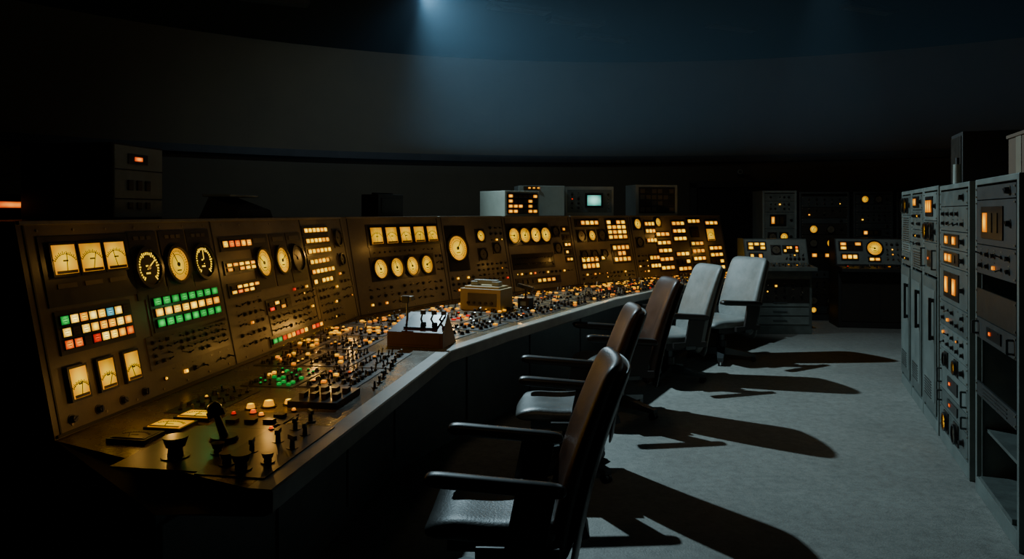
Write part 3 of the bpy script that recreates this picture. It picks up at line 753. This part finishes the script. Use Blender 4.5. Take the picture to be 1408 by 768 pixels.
for (x,y,deg,kind,sc) in ((-0.01,3.25,-3,"brown",1.0),(0.38,4.98,-2,"brown",1.0),(0.93,6.40,4,"brown",1.05),(1.66,7.70,14,"grey",1.07),(2.50,8.70,28,"grey",1.08)):
    e=empty("office_chair",(x,y,0),math.radians(deg)); e.scale=(sc,sc,sc)
    if frame_me is None:
        o=CB.build("chair_base",e,0.003); frame_me=o.data
    else:
        o=bpy.data.objects.new("chair_base",frame_me); scene.collection.objects.link(o); o.parent=e
    for nm,me in sets[kind].items():
        o=bpy.data.objects.new(nm,me); scene.collection.objects.link(o); o.parent=e
        m=o.modifiers.new("sub","SUBSURF"); m.levels=2; m.render_levels=2
    for sy in (-1,1):
        o=bpy.data.objects.new("armrest",arm_me); scene.collection.objects.link(o); o.parent=e; o.location=(0,0.345*sy,-0.02)
        m=o.modifiers.new("sub","SUBSURF"); m.levels=2; m.render_levels=2

# ------------------------------------------------------------------ lamps, haze, world
def lampbody(x,y):
    b=MB(); b.cyl(I4,(0,0,-0.10),0.11,0.08,"darkcase",24,0.08); b.cyl(I4,(0,0,-0.04),0.02,0.04,"darkcase",10)
    o=b.build("ceiling_spotlight"); o.location=(x,y,HW)
lampbody(-1.12,9.0); lampbody(3.2,7.4); lampbody(-0.5,1.5)  # last two housings added to carry the rear and ambient fills
def spot(name,loc,target,e,size,blend,soft,col):
    ld=bpy.data.lights.new(name,"SPOT"); ld.energy=e; ld.color=col; ld.spot_size=math.radians(size); ld.spot_blend=blend; ld.shadow_soft_size=soft
    lo=bpy.data.objects.new(name,ld); scene.collection.objects.link(lo); lo.location=loc
    lo.rotation_euler=(Vector(target)-lo.location).to_track_quat('-Z','Y').to_euler()
    return lo
spot("spot_light",(-1.12,9.0,HW-0.16),(2.8,6.1,0),1350,88,0.7,0.05,(0.60,0.87,1.0))
spot("wall_fill_light",(-1.12,9.05,HW-0.14),(-1.6,12.5,1.6),110,140,1.0,0.05,(0.55,0.80,1.0))  # added wide fill at the main spot's fixture, brightens far wall and haze
spot("rear_fill_light",(3.2,7.4,HW-0.16),(4.9,11.2,0.8),140,42,0.8,0.05,(0.74,0.93,1.0))  # added fill to brighten the rear equipment
spot("ambient_fill_light",(-0.5,1.5,HW-0.16),(0.5,11.0,2.9),85,115,1.0,0.25,(1.0,0.78,0.48))  # added warm fill, lifts the dim walls and consoles

b=MB(); n=48; r=RR-0.35
vs=[(CX+r*math.cos(2*math.pi*i/n),CY+r*math.sin(2*math.pi*i/n),2.45) for i in range(n)]
vs+=[(x,y,HW-0.02) for x,y,_ in vs]
MATS["haze"]=bpy.data.materials.new("haze"); mh=MATS["haze"]; mh.use_nodes=True; nt=mh.node_tree; nt.nodes.remove(nt.nodes["Principled BSDF"])
vsn=nt.nodes.new("ShaderNodeVolumeScatter"); vsn.inputs["Density"].default_value=0.010; vsn.inputs["Color"].default_value=(0.40,0.72,1,1); vsn.inputs["Anisotropy"].default_value=0.0
nt.links.new(vsn.outputs[0], nt.nodes["Material Output"].inputs["Volume"])
b.add(vs,[tuple(reversed(range(n))),tuple(range(n,2*n))]+[(i,(i+1)%n,n+(i+1)%n,n+i) for i in range(n)],"haze")
b.build("air_haze")

w=bpy.data.worlds.new("world"); scene.world=w; w.use_nodes=True
w.node_tree.nodes["Background"].inputs[0].default_value=(0.5,0.6,0.7,1); w.node_tree.nodes["Background"].inputs[1].default_value=0.0

cam=bpy.data.cameras.new("camera"); co=bpy.data.objects.new("camera",cam); scene.collection.objects.link(co)
co.location=(0,0,1.75); co.rotation_euler=(math.radians(90),0,0)
cam.sensor_width=36; cam.lens=1000/1408*36; cam.shift_y=-91/1408; cam.clip_start=0.05
scene.camera=co
